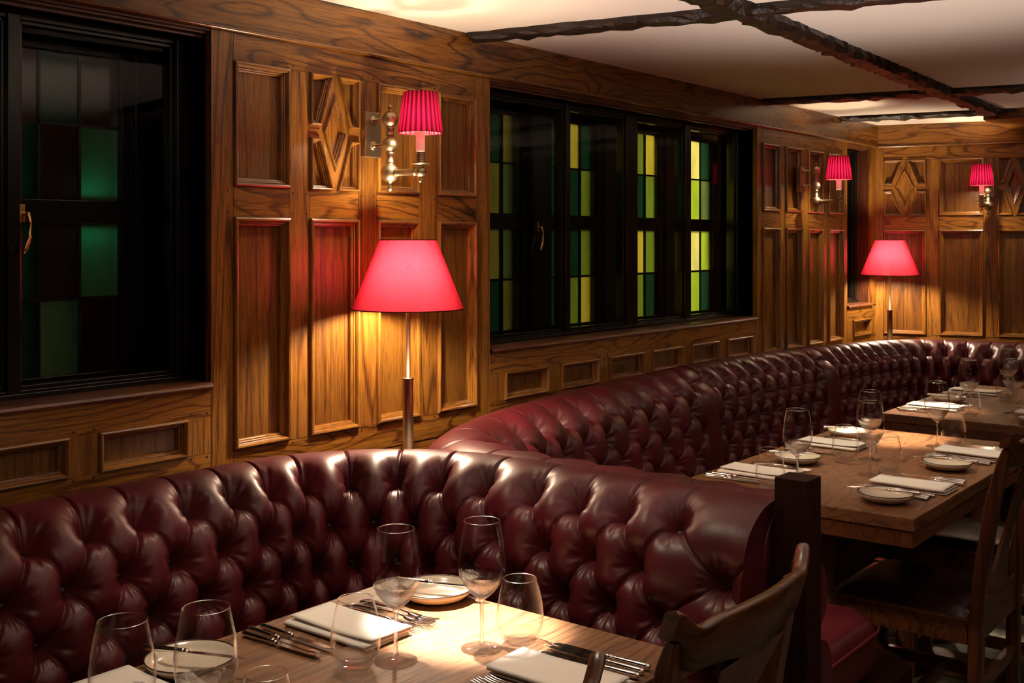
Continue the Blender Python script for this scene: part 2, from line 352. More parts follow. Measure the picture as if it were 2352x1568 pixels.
def section(mb, xs0, xs1, panels, dia=()):
    """stile-and-rail bay between xs0 and xs1; panels = [(x0,x1)]"""
    T = .022
    edges = [xs0]+[e for p in panels for e in p]+[xs1]
    for i in range(0, len(edges), 2):
        a, b = edges[i], edges[i+1]
        end = i == 0 or i == len(edges)-2
        if end: mb.box(a+G, b-G, 0, T, 0, ZA, M['wv'])
        else:
            mb.box(a+G, b-G, 0, T, ZC+G, ZB-G, M['wv'])
    a, b = edges[1], edges[-2]
    mb.box(a+G, b-G, 0, T, Z0, ZC-G, M['wh']); mb.box(a+G, b-G, 0, T, ZB+G, ZA, M['wh']); mb.box(a+G, b-G, 0, T, .0, Z0-.004, M['wh'])
    for i, (x0, x1) in enumerate(panels):
        mb.box(x0+G, x1-G, 0, T, ZM0+G, ZM1-G, M['wh'])
        moulded(mb, rect(x0, x1, ZC, ZM0))
        if i in dia: diamond(mb, x0, x1)
        else: moulded(mb, rect(x0, x1, ZM1, ZB))
    for i in range(1, len(panels)):
        for x in (panels[i-1][1]+.012, panels[i][0]-.012):
            pegs(mb, [(x, ZB+.009), (x, ZC-.009), (x, ZM0+.012), (x, ZM1-.012)])
    pegs(mb, [(xs0+.05, ZM1-.012), (xs0+.05, ZM0+.012), (xs1-.05, ZM1-.012), (xs1-.05, ZM0+.012)])
ZD = 1.087
def under_window(mb, x0, x1, panels):
    T = .022; P0, P1 = .922, 1.014
    mb.box(x0+G, x1-G, 0, T, P1, ZD-.006, M['wh']); mb.box(x0+G, x1-G, 0, T, Z0-.09, P0, M['wh']); mb.box(x0+G, x1-G, 0, T, 0, Z0-.092, M['wh'])
    e = [x0]+[q for p in panels for q in p]+[x1]
    for i in range(0, len(e), 2):
        if e[i+1]-e[i] > .004: mb.box(e[i]+G, e[i+1]-G, 0, T, P0+G, P1-G, M['wv'])
        if e[i+1]-e[i] > .02: pegs(mb, [(e[i]+.012, P1+.008), (e[i+1]-.012, P1+.008), (e[i]+.012, P0-.008), (e[i+1]-.012, P0-.008)])
    for a, b in panels: moulded(mb, rect(a, b, P0, P1), .85)
def crown(mb, x0, x1):
    """fascia board with a bead along its lower edge, from the panelling up to the ceiling"""
    mb.box(x0, x1, -.010, .022, ZA+.004, ZE+.02, M['wh'])
    mb.grid([[(x, -.010-.007*math.sin(t), ZA+.0045-.005*math.cos(t)) for t in [k*PI/6 for k in range(7)]] for x in (x0, x1)], M['wmh'], True)
    mb.box(x0, x1, -.010, .0, ZA-.0005, ZA+.004, M['wmh'])
# ------------------------------------------------------------------ windows
def window(idx, x0, x1, panes, mull, lights, colours, outer_d=.22, handle=None, top=1.945, right_stop=True):
    """x0..x1 opening in wall plane; panes = secondary glazing panes; lights = leaded casements behind. wall-local coords, y grows outwards"""
    root = empty('window_%d' % idx); root.location = (0, 2.3, 0); tag(root, kind='structure')
    zb, zt = ZD, ZA
    r = MB()   # reveal, head and sill
    r.box(x1, x1+.02, .022, .285, zb-.06, zt+.05, M['wdark']); r.box(x0-.02, x0, .022, .285, zb-.06, zt+.05, M['wdark'])
    r.box(x0, x1, .0, .3, zt, zt+.05, M['wdark']); r.box(x0, x1, .10, .3, zb-.06, zb-.008, M['wdark'])
    for k, (a, b) in enumerate([(.0, .006), (.012, .012), (.03, .02)]): r.box(x0, x1, a+.004, a+.02, zt-b, zt, M['wdh'])
    r.box(x0-.02, x1+.02, 2.2, 2.25, .2, 3.0, M['dark'])
    r.build('reveal', root)
    s = MB()   # sill nosing with a rounded front
    pr = [(.10, zb+.012), (.03, zb+.012), (.0, zb+.011), (-.009, zb+.007), (-.012, zb+.001), (-.009, zb-.005), (0, zb-.008), (.10, zb-.008)]
    s.grid([[(x, y, z) for y, z in pr] for x in (x0+.001, x1-.001)], M['wdh'], False)
    s.add([(x1-.001, y, z) for y, z in pr], [tuple(range(len(pr)))], M['wdh']); s.build('window_sill', root)
    f = MB(); y0 = .085     # secondary glazing frame
    gz0, gz1 = 1.135, 1.922
    f.box(x0, x1, y0, y0+.05, zb+.012, gz0-.018, M['black']); f.box(x0, x1, y0, y0+.05, gz1+.018, zt, M['black'])
    f.box(x1-.045, x1, y0, y0+.05, zb, zt, M['black']); f.box(x0, x0+.012, y0, y0+.05, zb, zt, M['black'])
    f.box(x1-.045, x1-.033, y0-.008, y0, zb+.02, zt-.01, M['black'])
    for a, b in mull: f.box(a, b, y0-.006, y0+.05, gz0-.03, gz1+.03, M['black'])
    f.box(x0, x1, y0-.012, y0, zb+.012, zb+.024, M['black']); f.box(x0, x1, y0-.010, y0, gz1+.03, gz1+.038, M['black'])
    f.build('frame', root, bevel=.002)
    for a, b in panes:
        k = MB(); e = .009
        for (p, q, u, v) in [(a, b, gz0-.018, gz0-.018+e), (a, b, gz1+.018-e, gz1+.018), (a, a+e, gz0-.018, gz1+.018), (b-e, b, gz0-.018, gz1+.018)]: k.box(p, q, y0+.006, y0+.030, u, v, M['black'])
        fr = k.build('sash', root, bevel=.0015)
        g = MB(); g.add([(a+e, y0+.018, gz0-.01), (b-e, y0+.018, gz0-.01), (b-e, y0+.018, gz1+.01), (a+e, y0+.018, gz1+.01)], [(0, 1, 2, 3)], M['glass']); g.build('glass_pane', fr)
    # outer leaded casements
    yo = outer_d; rows = [(1.125, 1.305), (1.312, 1.492), (1.548, 1.728), (1.735, 1.905)][::-1]
    ends = []
    for (c0, cw, nc), cols in zip(lights, colours):
        c1 = c0+cw*nc; ends.append((c0, c1)); L_ = MB()
        L_.box(c0-.035, c0, yo-.01, yo+.03, 1.085, 1.975, M['black']); L_.box(c1, c1+.035, yo-.01, yo+.03, 1.085, 1.975, M['black'])
        L_.box(c0, c1, yo-.01, yo+.03, 1.085, 1.125, M['black']); L_.box(c0, c1, yo-.01, yo+.03, 1.905, 1.975, M['black']); L_.box(c0, c1, yo-.01, yo+.03, 1.492, 1.548, M['black'])
        cs = L_.build('casement', root, bevel=.002)
        ld = MB()
        for k in range(1, nc): ld.box(c0+cw*k-.0035, c0+cw*k+.0035, yo+.002, yo+.012, 1.125, 1.905, M['lead'])
        for z in (1.3085, 1.7315): ld.box(c0, c1, yo+.002, yo+.012, z-.0035, z+.0035, M['lead'])
        ld.build('lead_cames', cs)
        for ri, (u, v) in enumerate(rows):
            for k in range(nc):
                g = MB(); g.add([(c0+cw*k, yo+.006, u), (c0+cw*(k+1), yo+.006, u), (c0+cw*(k+1), yo+.006, v), (c0+cw*k, yo+.006, v)], [(0, 1, 2, 3)], M['s_'+cols[ri][k]]); g.build('leaded_pane', cs)
    ends = sorted(ends); pm = MB(); xs = [x0-.01]+[e for p in ends for e in (p[0]-.035, p[1]+.035)]+[x1+.01]
    for i in range(0, len(xs), 2):
        if xs[i+1] > xs[i]: pm.box(xs[i], xs[i+1], yo-.02, yo+.05, 1.04, 2.0, M['black'])
    if pm.v: pm.build('mullion', root, bevel=.002)
    if handle:
        for (hx, hy, hz) in handle:
            h = MB(); h.box(hx-.012, hx+.0, hy-.006, hy, hz-.02, hz+.02, M['hbrass'])
            h.tube([(hx, hy-.004, hz), (hx, hy-.018, hz), (hx+.003, hy-.021, hz-.02), (hx+.002, hy-.022, hz-.05), (hx-.008, hy-.022, hz-.078), (hx-.012, hy-.022, hz-.088)], [.004, .005, .0045, .005, .0075, .004], M['hbrass'])
            h.build('handle', root, bevel=.001)
    return root
# ------------------------------------------------------------------ walls, ceiling, floor
ANG = math.radians(16.42); KX, KY = 6.265, 2.3
S1 = [(1.770, 1.953), (2.023, 2.206), (2.277, 2.456), (2.538, 2.722)]
S2 = [(4.795, 4.985), (5.049, 5.239), (5.311, 5.499), (5.570, 5.768)]
mb = MB()
section(mb, 1.702, 2.793, S1, dia=(1,)); section(mb, 4.741, 5.831, S2)
under_window(mb, -.6, 1.702, [(-.5, -.25), (-.16, .08), (.16, .40), (.47, .71), (.78, 1.01), (1.082, 1.322), (1.395, 1.632)])
under_window(mb, 2.793, 4.741, [(2.867, 3.112), (3.185, 3.424), (3.494, 3.738), (3.804, 4.05), (4.12, 4.358), (4.439, 4.683)])
under_window(mb, 5.831, 6.24, [(5.911, 6.17)])
mb.box(6.19, 6.26, 0, .02, ZD, ZA, M['wv'])
crown(mb, -.6, 6.28)
for a, b in [(-.6, 1.702), (1.702, 2.793), (2.793, 4.741), (4.741, 5.831), (5.831, 6.29)]:   # masonry behind
    if (a, b) in ((1.702, 2.793), (4.741, 5.831)): mb.box(a, b, .0225, .3, 0, 2.2, M['gap'])
    else: mb.box(a, b, .0225, .3, 0, ZD-.06, M['gap']); mb.box(a, b, .0225, .3, ZA+.05, 2.2, M['gap'])
mb.box(6.20, 6.5, .0225, .3, 0, 2.2, M['gap']); mb.box(-.7, -.6, 0, .3, 0, 2.2, M['gap'])
tag(mb.build('wall_left', loc=(0, 2.3, 0)), kind='structure')
BP = [(.038, .266), (.334, .563), (.636, .800), (.870, 1.10), (1.17, 1.40)]
mb = MB(); section(mb, -.015, 1.47, BP, dia=(0, 2)); section(mb, 1.47, 3.2, [(1.54, 1.77), (1.84, 2.07), (2.14, 2.37), (2.44, 2.67), (2.74, 2.97)], dia=(1, 3))
crown(mb, -.02, 5.2); mb.box(3.2, 5.2, 0, .022, 0, ZA, M['wp']); mb.box(-.05, 5.2, .0225, .2, 0, 2.2, M['gap'])
RB = -(PI/2-ANG)
tag(mb.build('wall_back', loc=(KX, KY, 0), rotz=RB), kind='structure')
mb = MB(); mb.box(-1.6, 8.2, -2.9, -2.8, 0, 2.2, M['wp']); tag(mb.build('wall_right'), kind='structure')
mb = MB(); mb.box(-1.7, -1.6, -2.9, 2.6, 0, 2.2, M['wp']); tag(mb.build('wall_near'), kind='structure')
mb = MB(); mb.box(-1.7, 8.4, -2.9, 3.1, -.05, 0, M['floor']); tag(mb.build('floor'), kind='structure')
mb = MB(); mb.box(-1.7, 8.4, -2.9, 3.1, ZE, ZE+.06, M['ceil']); tag(mb.build('ceiling'), kind='structure')
mb = MB(); mb.box(-.72, -.6, 2.24, 3.1, 0, 2.2, M['dark']); mb.box(-1.7, -.6, 2.3, 2.4, 0, 2.2, M['wp']); tag(mb.build('wall_corner'), kind='structure')
def beam(name, p, q, w_, h, label, grp, seedk, mat='beam'):
    """rough hand-hewn ceiling beam from p to q"""
    rg = np.random.default_rng(seedk); p, q = Vector((*p, 0)), Vector((*q, 0)); L_ = (q-p).length; t = (q-p)/L_; s_ = Vector((-t.y, t.x, 0))
    n = max(8, int(L_/.035)); P = []
    for i in range(n+1):
        c = p+t*L_*i/n; j = lambda a: float(rg.normal())*a
        P.append([c-s_*(w_/2+j(.004))+Vector((0, 0, ZE)), c-s_*(w_/2+j(.004))+Vector((0, 0, ZE-h*.55+j(.003))), c-s_*(w_*.36+j(.006))+Vector((0, 0, ZE-h+j(.003))),
                  c+s_*j(.006)+Vector((0, 0, ZE-h*1.06+j(.003))), c+s_*(w_*.36+j(.006))+Vector((0, 0, ZE-h+j(.003))), c+s_*(w_/2+j(.004))+Vector((0, 0, ZE-h*.55+j(.003))), c+s_*(w_/2+j(.004))+Vector((0, 0, ZE))])
    b = MB(); b.grid(P, M[mat], False); b.add(P[0], [tuple(range(7))], M[mat]); b.add(P[-1], [tuple(range(7))], M[mat])
    return tag(b.build(name), label, 'beam', grp)
beam('ceiling_beam', (2.70, 2.29), (3.32, -1.0), .085, .024, 'nearest dark rough ceiling beam running out from the panelled wall above the first wall light', 'dark ceiling beams', 1)
beam('ceiling_beam', (4.80, 2.29), (5.52, -1.0), .10, .024, 'dark ceiling beam meeting the panelled wall above the far end of the wide window', 'dark ceiling beams', 2)
beam('ceiling_beam', (5.735, 2.29), (6.45, -1.0), .10, .024, 'farthest dark ceiling beam, the one closest to the end wall', 'dark ceiling beams', 3)
beam('ceiling_beam', (-1.4, 1.24), (5.98, 1.56), .085, .034, 'long knobbly dark ceiling beam crossing the three others, running towards the end wall', 'dark ceiling beams', 4)
b = MB(); b.box(-.12, .50, -.16, .06, ZE-.05, ZE, M['wh']); tag(b.build('trim_1', loc=(5.985, 1.55, 0), rotz=0.03), kind='structure')
for i, (x, y, e, c, a) in enumerate(UNSEEN_DOWNLIGHTS):  # unseen fixtures with glowing lenses, added where the downlights sit
    r = empty('unseen_downlight', (x, y, 2.106)); tag(r, 'round recessed ceiling light, unseen, added to brighten the room', 'ceiling light', 'unseen recessed downlights')
    k = MB(); k.lathe([(.030, -.001), (.036, -.004), (.042, -.003), (.044, 0)], M['white'], 24); k.build('bezel', r)
    k = MB(); k.add([(.03*math.cos(t*PI/12), .03*math.sin(t*PI/12), -.0015) for t in range(24)], [tuple(range(24))], M['led']); k.build('lens', r)
# windows: pane colours rows top -> bottom
T3 = ['teal', 'sage', 'teal']
W2C = [[['teal', 'teal', 'olive'], ['teal', 'olive', 'sage'], ['teal', 'olive', 'sage'], ['teal', 'teal', 'olive']],
       [['teal', 'yellow', 'teal'], ['teal', 'teal', 'green'], ['teal', 'teal', 'green'], ['teal', 'green', 'yellow']],
       [['teal', 'green', 'yellow'], ['green', 'teal', 'green'], ['teal', 'yellow', 'green'], ['yellow', 'green', 'teal']],
       [['teal', 'pale', 'teal'], ['yellow', 'lime', 'sage'], ['green', 'pale', 'lime'], ['teal', 'lime', 'teal']]]
window(2, 2.793, 4.741, [(2.806, 3.331), (3.359, 3.747), (3.828, 4.215), (4.264, 4.696)], [(3.331, 3.359), (3.747, 3.828), (4.215, 4.264)],
       [(2.925, .105, 3), (3.42, .105, 3), (3.909, .105, 3), (4.40, .105, 3)], W2C, handle=[(3.325, .205, 1.50)])
W1 = [['maroon', 'teal', 'maroon'], ['teal', 'maroon', 'sage'], ['teal', 'maroon', 'sage'], ['teal', 'sage', 'maroon']]
window(1, -.6, 1.702, [(.86, 1.225), (1.255, 1.657), (-.1, .40), (.43, .83)], [(.83, .86), (1.225, 1.255), (.40, .43)],
       [(1.27, .105, 3), (.85, .105, 3), (.42, .105, 3), (0, .105, 3)], [W1, [['teal', 'maroon', 'sage']]*4, [['maroon', 'sage', 'teal']]*4, [['teal', 'maroon', 'sage']]*4], handle=[(1.262, .080, 1.51)])
window(3, 5.831, 6.19, [(5.843, 6.145)], [], [(5.87, .095, 3)], [[['teal', 'maroon', 'teal'], ['maroon', 'teal', 'maroon'], ['teal', 'maroon', 'teal'], ['maroon', 'teal', 'maroon']]])
# ------------------------------------------------------------------ lamps
def frustum(mb, r0, z0, r1, z1, m, n=64, pleats=0, amp=0, inner=True):
    P = []
    for k in range(9):
        t = k/8; r = r0+(r1-r0)*t; z = z0+(z1-z0)*t
        P.append([((r+(amp*(abs(math.sin(pleats*PI*i/n))-.5) if pleats else 0))*math.cos(2*PI*i/n), (r+(amp*(abs(math.sin(pleats*PI*i/n))-.5) if pleats else 0))*math.sin(2*PI*i/n), z) for i in range(n)])
    mb.grid(P, m, True, cv=True)
def ring(mb, r, z, t, m, n=64):
    mb.grid([[((r+t*math.cos(a))*math.cos(2*PI*i/n), (r+t*math.cos(a))*math.sin(2*PI*i/n), z+t*math.sin(a)) for i in range(n)] for a in [k*PI/3 for k in range(6)]], m, True, cu=True, cv=True)
def floor_lamp(x, y, label, energy):
    r = empty('floor_lamp', (x, y, 0)); tag(r, label, 'floor lamp', 'floor lamps with plain red shades')
    k = MB(); k.lathe([(0.001, 0), (.085, 0), (.088, .006), (.084, .012), (.03, .018), (.012, .03), (.011, .045)], M['brass2'], 40); k.build('base', r)
    k = MB(); k.lathe([(.0075, .03), (.0075, .875), (.0165, .875), (.0165, .879), (.0145, .88), (.0145, 1.068), (.0165, 1.069), (.0165, 1.073), (.006, 1.074), (.006, 1.27), (.009, 1.275), (.011, 1.28), (.011, 1.305), (.003, 1.31)], M['brass2'], 24); k.build('pole', r)
    k = MB(); frustum(k, .153, 1.262, .077, 1.452, M['shade']); s = k.build('lamp_shade', r)
    for q in ((.153, 1.2625, .0016), (.077, 1.4515, .0014)): k = MB(); ring(k, *q, M['shade']); k.build('rim_binding', s)
    k = MB(); k.tube([(-.076, 0, 1.43), (.076, 0, 1.43)], .0015, M['brass2'], 6); k.tube([(0, -.076, 1.43), (0, .076, 1.43)], .0015, M['brass2'], 6); k.tube([(0, 0, 1.43), (0, 0, 1.395)], .002, M['brass2'], 6); k.build('shade_carrier', r)
    k = MB(); k.lathe([(.001, 1.392), (.014, 1.388), (.024, 1.370), (.027, 1.352), (.022, 1.332), (.012, 1.315), (.011, 1.305)], M['bulb'], 20); k.build('bulb', r)
    return r
floor_lamp(2.215, 2.115, 'floor lamp with plain red cone shade behind the curved end of the near banquette', 15)
floor_lamp(6.02, 2.136, 'floor lamp with plain red cone shade in the far corner of the room', 15)
def bead(mb, c, r, m, n=24): mb.lathe([(max(.0005, r*math.sin(a)), c+r*math.cos(a)) for a in [PI*k/12 for k in range(13)]], m, n)
def sconce(loc, rotz, label, energy, swing=0):
    """local: wall plane y=0, room is -y"""
    r = empty('wall_sconce', loc, rotz); tag(r, label, 'wall light', 'brass wall sconces with pleated red shades')
    k = MB(); k.box(-.031, .031, -.022, 0, -.064, .064, M['brass']); k.build('backplate', r, bevel=.0012)
    cy = -.088; SW = Matrix.Translation((0, cy, 0)) @ Matrix.Rotation(swing, 4, 'Z') @ Matrix.Translation((0, -cy, 0)); T = lambda y: SW @ Matrix.Translation((0, y, 0))
    for z in (.040, -.032):
        k = MB(); k.lathe([(.013, 0), (.013, .003), (.009, .004), (.0055, .006), (.0055, .066)], M['brass'], 20, Matrix.Translation((0, -.022, z)) @ Matrix.Rotation(PI/2, 4, 'X')); k.build('bracket', r)
    k = MB()
    pr = [(.0005, .080), (.0045, .079), (.0062, .074), (.005, .069), (.003, .066), (.0055, .064), (.0055, .062), (.0045, .0605), (.008, .059)]
    pr += [(.0225*math.sin(a), .039+.0225*math.cos(a)) for a in [PI*(.12+.76*j/12) for j in range(13)]]
    pr += [(.0125, .0155), (.0125, .013), (.0110, .012), (.0110, -.003), (.0125, -.004), (.0125, -.007), (.0105, -.008)]
    pr += [(.0225*math.sin(a), -.032+.0225*math.cos(a)) for a in [PI*(.14+.74*j/12) for j in range(13)]]
    pr += [(.0120, -.0555), (.0120, -.059), (.0105, -.060), (.0105, -.078), (.0120, -.079), (.0125, -.084)]
    pr += [(.0265*math.sin(a), -.112+.0265*math.cos(a)) for a in [PI*(.14+.76*j/14) for j in range(15)]]
    pr += [(.006, -.140), (.004, -.142), (.0055, -.147), (.0082, -.152), (.008, -.158), (.0045, -.163), (.0005, -.165)]
    k.lathe(pr, M['brass'], 32, T(cy)); k.build('column', r)
    k = MB(); ay = -.205
    k.lathe([(.012, .02), (.0125, .026), (.0095, .030), (.0095, .092), (.0115, .094), (.0115, .100), (.008, .103)], M['brass'], 24, SW @ Matrix.Translation((0, cy, -.112)) @ Matrix.Rotation(PI/2, 4, 'X'))
    k.lathe([(.0155*math.sin(a), -.112+.0155*math.cos(a)) for a in [PI*(.06+.88*j/12) for j in range(13)]], M['brass'], 24, T(ay))
    k.lathe([(.004, -.127), (.003, -.130), (.006, -.134), (.0062, -.138), (.003, -.142), (.0005, -.143)], M['brass'], 20, T(ay))
    k.lathe([(.008, -.098), (.009, -.094), (.0245, -.092), (.0265, -.090), (.0245, -.0895), (.012, -.089)], M['brass'], 32, T(ay)); k.build('arm', r)
    k = MB(); pr = []
    for j in range(7): pr += [(.0125, -.089+j*.0047), (.0135, -.087+j*.0047), (.0112, -.0855+j*.0047)]
    pr += [(.0125, -.054), (.0125, -.008), (.004, -.008)]
    k.lathe(pr[:-3], M['brass2'], 24, T(ay)); k.build('candle_cup', r)
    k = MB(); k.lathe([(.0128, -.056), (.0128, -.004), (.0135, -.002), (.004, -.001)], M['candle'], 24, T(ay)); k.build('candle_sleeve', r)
    k = MB(); frustum(k, .0605, -.006, .0460, .105, M['pshade'], 144, 24, .0042); s = k.build('lamp_shade', r); s.location = T(ay).to_translation()
    k = MB(); ring(k, .0605, -.006, .0012, M['pshade'], 48); k.build('rim_binding', s); k = MB(); ring(k, .0460, .105, .0010, M['pshade'], 48); k.build('rim_binding', s)
    k = MB(); k.lathe([(.001, .068), (.005, .062), (.0105, .045), (.012, .034), (.009, .022), (.006, .012), (.006, .0)], M['cbulb'], 18, T(ay)); k.build('bulb', r)
    return r
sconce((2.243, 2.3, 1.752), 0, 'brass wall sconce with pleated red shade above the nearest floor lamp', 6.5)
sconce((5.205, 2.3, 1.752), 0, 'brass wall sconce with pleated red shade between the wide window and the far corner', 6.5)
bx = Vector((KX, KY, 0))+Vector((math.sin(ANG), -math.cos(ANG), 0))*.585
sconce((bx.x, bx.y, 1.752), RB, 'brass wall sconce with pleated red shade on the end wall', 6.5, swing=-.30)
# ------------------------------------------------------------------ banquettes
def catmull(pts, step=.01):
    P = [Vector((*p, 0)) for p in pts]; P = [P[0]*2-P[1]]+P+[P[-1]*2-P[-2]]; out = []
    for i in range(1, len(P)-2):
        a, b, c, d = P[i-1:i+3]
        for k in range(40):
            t = k/40; out.append(.5*((2*b)+(c-a)*t+(2*a-5*b+4*c-d)*t*t+(3*b-a-3*c+d)*t**3))
    out.append(P[-2]); A = np.array([(q.x, q.y) for q in out]); s = np.r_[0, np.cumsum(np.hypot(*np.diff(A, axis=0).T))]
    u = np.arange(0, s[-1], step); return np.c_[np.interp(u, s, A[:, 0]), np.interp(u, s, A[:, 1])], u
def tufted_back(name, pts, side, knots, parent, plain=(), step=.0026, top=.93, deep=.060):
    """pts: rear line of the back rest, inward side = side*left normal. Deep-buttoned mesh."""
    L_, u = catmull(pts, step); n = len(u)
    k = 9; T = np.gradient(L_, axis=0); T = np.array([np.convolve(np.pad(T[:, i], k, 'edge'), np.ones(2*k+1)/(2*k+1), 'valid') for i in (0, 1)]).T
    T /= np.linalg.norm(T, axis=1)[:, None]; NI = np.c_[-T[:, 1], T[:, 0]]*side
    prof = [(.235, .40), (.225, .50), (.205, .62), (.190, .74), (.180, .82), (.168, .87), (.146, .905), (.112, .926), (.072, .932), (.034, .924), (.008, .900), (.0, .86), (.0, .78), (.0, .10)]
    pr, pv = catmull(prof, .0030); pr = np.array(pr); pr[:, 1] += top-.93
    pt = np.gradient(pr, axis=0); pt /= np.linalg.norm(pt, axis=1)[:, None]; pn = np.c_[pt[:, 1], -pt[:, 0]]   # outward in (o,z)
    kmax = int(np.argmax(pv > pv[np.argmin(abs(pv-0))]+0))
    o, z = pr[:, 0], pr[:, 1]
    v0 = pv[np.argmin((z-(.913+top-.93))**2+np.where(o > .17, 9, 0)+np.where(o < .1, 9, 0))]        # v of first button row
    dv = .085; m_ = len(pv)
    kn = np.array(knots); Uu = np.interp(u, kn, np.arange(len(kn))); pu = np.interp(u, (kn[1:]+kn[:-1])/2, np.diff(kn)); pitch = pu[:, None]
    U, V = np.meshgrid(Uu, (v0-pv)/dv, indexing='ij')      # V grows downwards from the first row
    up = V < 0
    a = (U-V*.5); b = (U+V*.5)                                       # crease lines at integers
    ca = np.abs(a-np.round(a))*2; cb = np.abs(b-np.round(b))*2
    # distance (m) to nearest crease / button
    da = np.abs(a-np.round(a))*pitch*.80; db = np.abs(b-np.round(b))*pitch*.80
    dl = np.minimum(da, db)
    ja, jb = np.round(a), np.round(b); bu = (ja+jb)/2; bv = (jb-ja)
    dist = np.hypot((U-bu)*pitch, (V-bv)*dv)
    soft = lambda p: ((np.clip(p, 0, 1)+.035)**.38-.035**.38)/(1.035**.38-.035**.38)
    puff = soft(np.sin(PI*np.clip(ca/2, 0, 1))*np.sin(PI*np.clip(cb/2, 0, 1)))
    crease = np.exp(-(dl/.0036)**2)
    # dimples and the small wrinkles radiating from every button, summed so neighbours blend
    hole = np.zeros_like(U); wrk = np.zeros_like(U)
    for r_ in range(0, 7):
        o_ = (r_ % 2)*.5; f0 = np.floor(U-o_)
        for k_ in (0, 1):
            c_ = f0+k_+o_; dx = (U-c_)*pitch; dy = (V-r_)*dv; d = np.hypot(dx, dy)
            hole += .74*np.exp(-(d/.0235)**1.8)+.26*np.exp(-(d/.046)**2)
            t_ = np.arctan2(dy, dx); ph = np.floor(c_*7.3+r_*3.1)
            wrk += (np.sin(t_*9+ph)+.6*np.sin(t_*16+ph*2.3)+.5*np.sin(t_*5-ph))*np.exp(-((d-.030)/.014)**2)*.0013
    hole = np.minimum(hole, 1.04)
    fu = np.abs(U-np.round(U)); dl2 = fu*pitch; vd = -V*dv
    p0 = soft(np.sin(PI*fu)**2); k1 = np.clip(vd/.075, 0, 1); k1 = k1*k1*(3-2*k1)
    h = deep*(.80+.17*puff) - .0068*crease
    h2 = deep*(.80+.17*(p0*(1-k1)+(.80+.10*np.sqrt(np.clip(np.sin(PI*fu), 0, 1)))*k1)) - .0085*np.exp(-(dl2/.0026)**2)
    h = np.where(up, h2, h) - deep*.86*hole + wrk
    rear = np.clip((pv[None, :]-pv[np.argmin(abs(o-.004)+abs(z-.86)*2)])/.05, 0, 1); h = h*(1-rear)
    for (pu0, pu1) in plain:                                          # plain seamed channel without buttons
        s = u[:, None]; c = (pu0+pu1)/2; hw = (pu1-pu0)/2; inn = np.clip((hw-np.abs(s-c))/.006, 0, 1)
        dome = deep*(.55+.4*np.sqrt(np.clip(1-((s-c)/hw)**2, 0, 1)))-.012*np.exp(-(((pv[None, :]-v0)+.0)/.006)**2)-.018*np.exp(-(((pv[None, :]-v0))/.03)**2)
        h = h*(1-inn)+dome*(1-rear)*inn - .010*np.exp(-((np.abs(s-c)-hw)/.004)**2)*(1-rear)
    endf = np.minimum(u, u[-1]-u); h = h*(1-np.exp(-(endf[:, None]/.012)**2)*.0)
    O = o[None, :]+h*pn[:, 0][None, :]*-1 if False else o[None, :]+h*pn[None, :, 0]; Zz = z[None, :]+h*pn[None, :, 1]
    X = L_[:, 0:1]+NI[:, 0:1]*(O-.046); Y = L_[:, 1:2]+NI[:, 1:2]*(O-.046); Zz = Zz-.044
    co = np.stack([X, Y, Zz], -1).reshape(-1, 3)
    i, j = np.meshgrid(np.arange(n-1), np.arange(m_-1), indexing='ij'); q = (i*m_+j).ravel()
    F = np.c_[q, q+m_, q+m_+1, q+1]
    me = bpy.data.meshes.new(name); me.vertices.add(len(co)); me.vertices.foreach_set('co', co.ravel())
    me.loops.add(F.size); me.loops.foreach_set('vertex_index', F.ravel()); me.polygons.add(len(F)); me.polygons.foreach_set('loop_start', np.arange(0, F.size, 4)); me.polygons.foreach_set('use_smooth', np.ones(len(F), bool))
    me.materials.append(M['leather']); me.update(calc_edges=True)
    bm = bmesh.new(); bm.from_mesh(me); bm.verts.ensure_lookup_table()
    for e in (0, n-1): bm.faces.new([bm.verts[e*m_+t] for t in range(m_)])
    bmesh.ops.recalc_face_normals(bm, faces=bm.faces); bm.to_mesh(me); bm.free()
    ob = bpy.data.objects.new(name, me); COL.objects.link(ob); ob.parent = parent
    # buttons
    spots = []
    for r_ in range(0, 5):
        for k_ in range(len(kn)-1):
            uu = float(np.interp(k_+(r_ % 2)*.5, np.arange(len(kn)), kn)); vv = v0-r_*dv
            if uu < u[0]+.02 or uu > u[-1]-.02 or any(p0-.02 < uu < p1+.02 for p0, p1 in plain): continue
            ii = int(round((uu-u[0])/step)); jj = int(np.argmin(abs(pv-vv)))
            if 0 <= ii < n: spots.append((r_, Vector(co[ii*m_+jj]), Vector((NI[ii, 0]*pn[jj, 0], NI[ii, 1]*pn[jj, 0], pn[jj, 1]))))
    return ob, spots
def add_buttons(spots, parent, limit=98):
    spots = sorted(spots, key=lambda s: s[0]*1.3+(s[1].length*.25))[:limit]
    k = MB(); k.lathe([(.0095, 0), (.0092, .003), (.007, .0055), (.004, .0068), (.0005, .0072)], M['button'], 14); first = k.build('button', parent)
    for i, (_, p, nrm) in enumerate(spots):
        o = first if i == 0 else first.copy()
        if i: COL.objects.link(o); o.parent = parent
        o.location = p+nrm*.001; o.rotation_mode = 'QUATERNION'; o.rotation_quaternion = nrm.to_track_quat('Z', 'Y')
def slab(name, poly, z0, z1, mat, parent, bev, seg=4, sub=False):
    k = MB(); n = len(poly); k.add([(x, y, z0) for x, y in poly]+[(x, y, z1) for x, y in poly], [tuple(range(n))[::-1], tuple(range(n, 2*n))]+[(i, (i+1) % n, n+(i+1) % n, n+i) for i in range(n)], mat)
    o = k.build(name, parent, bevel=bev, seg=seg, shade=True); return o
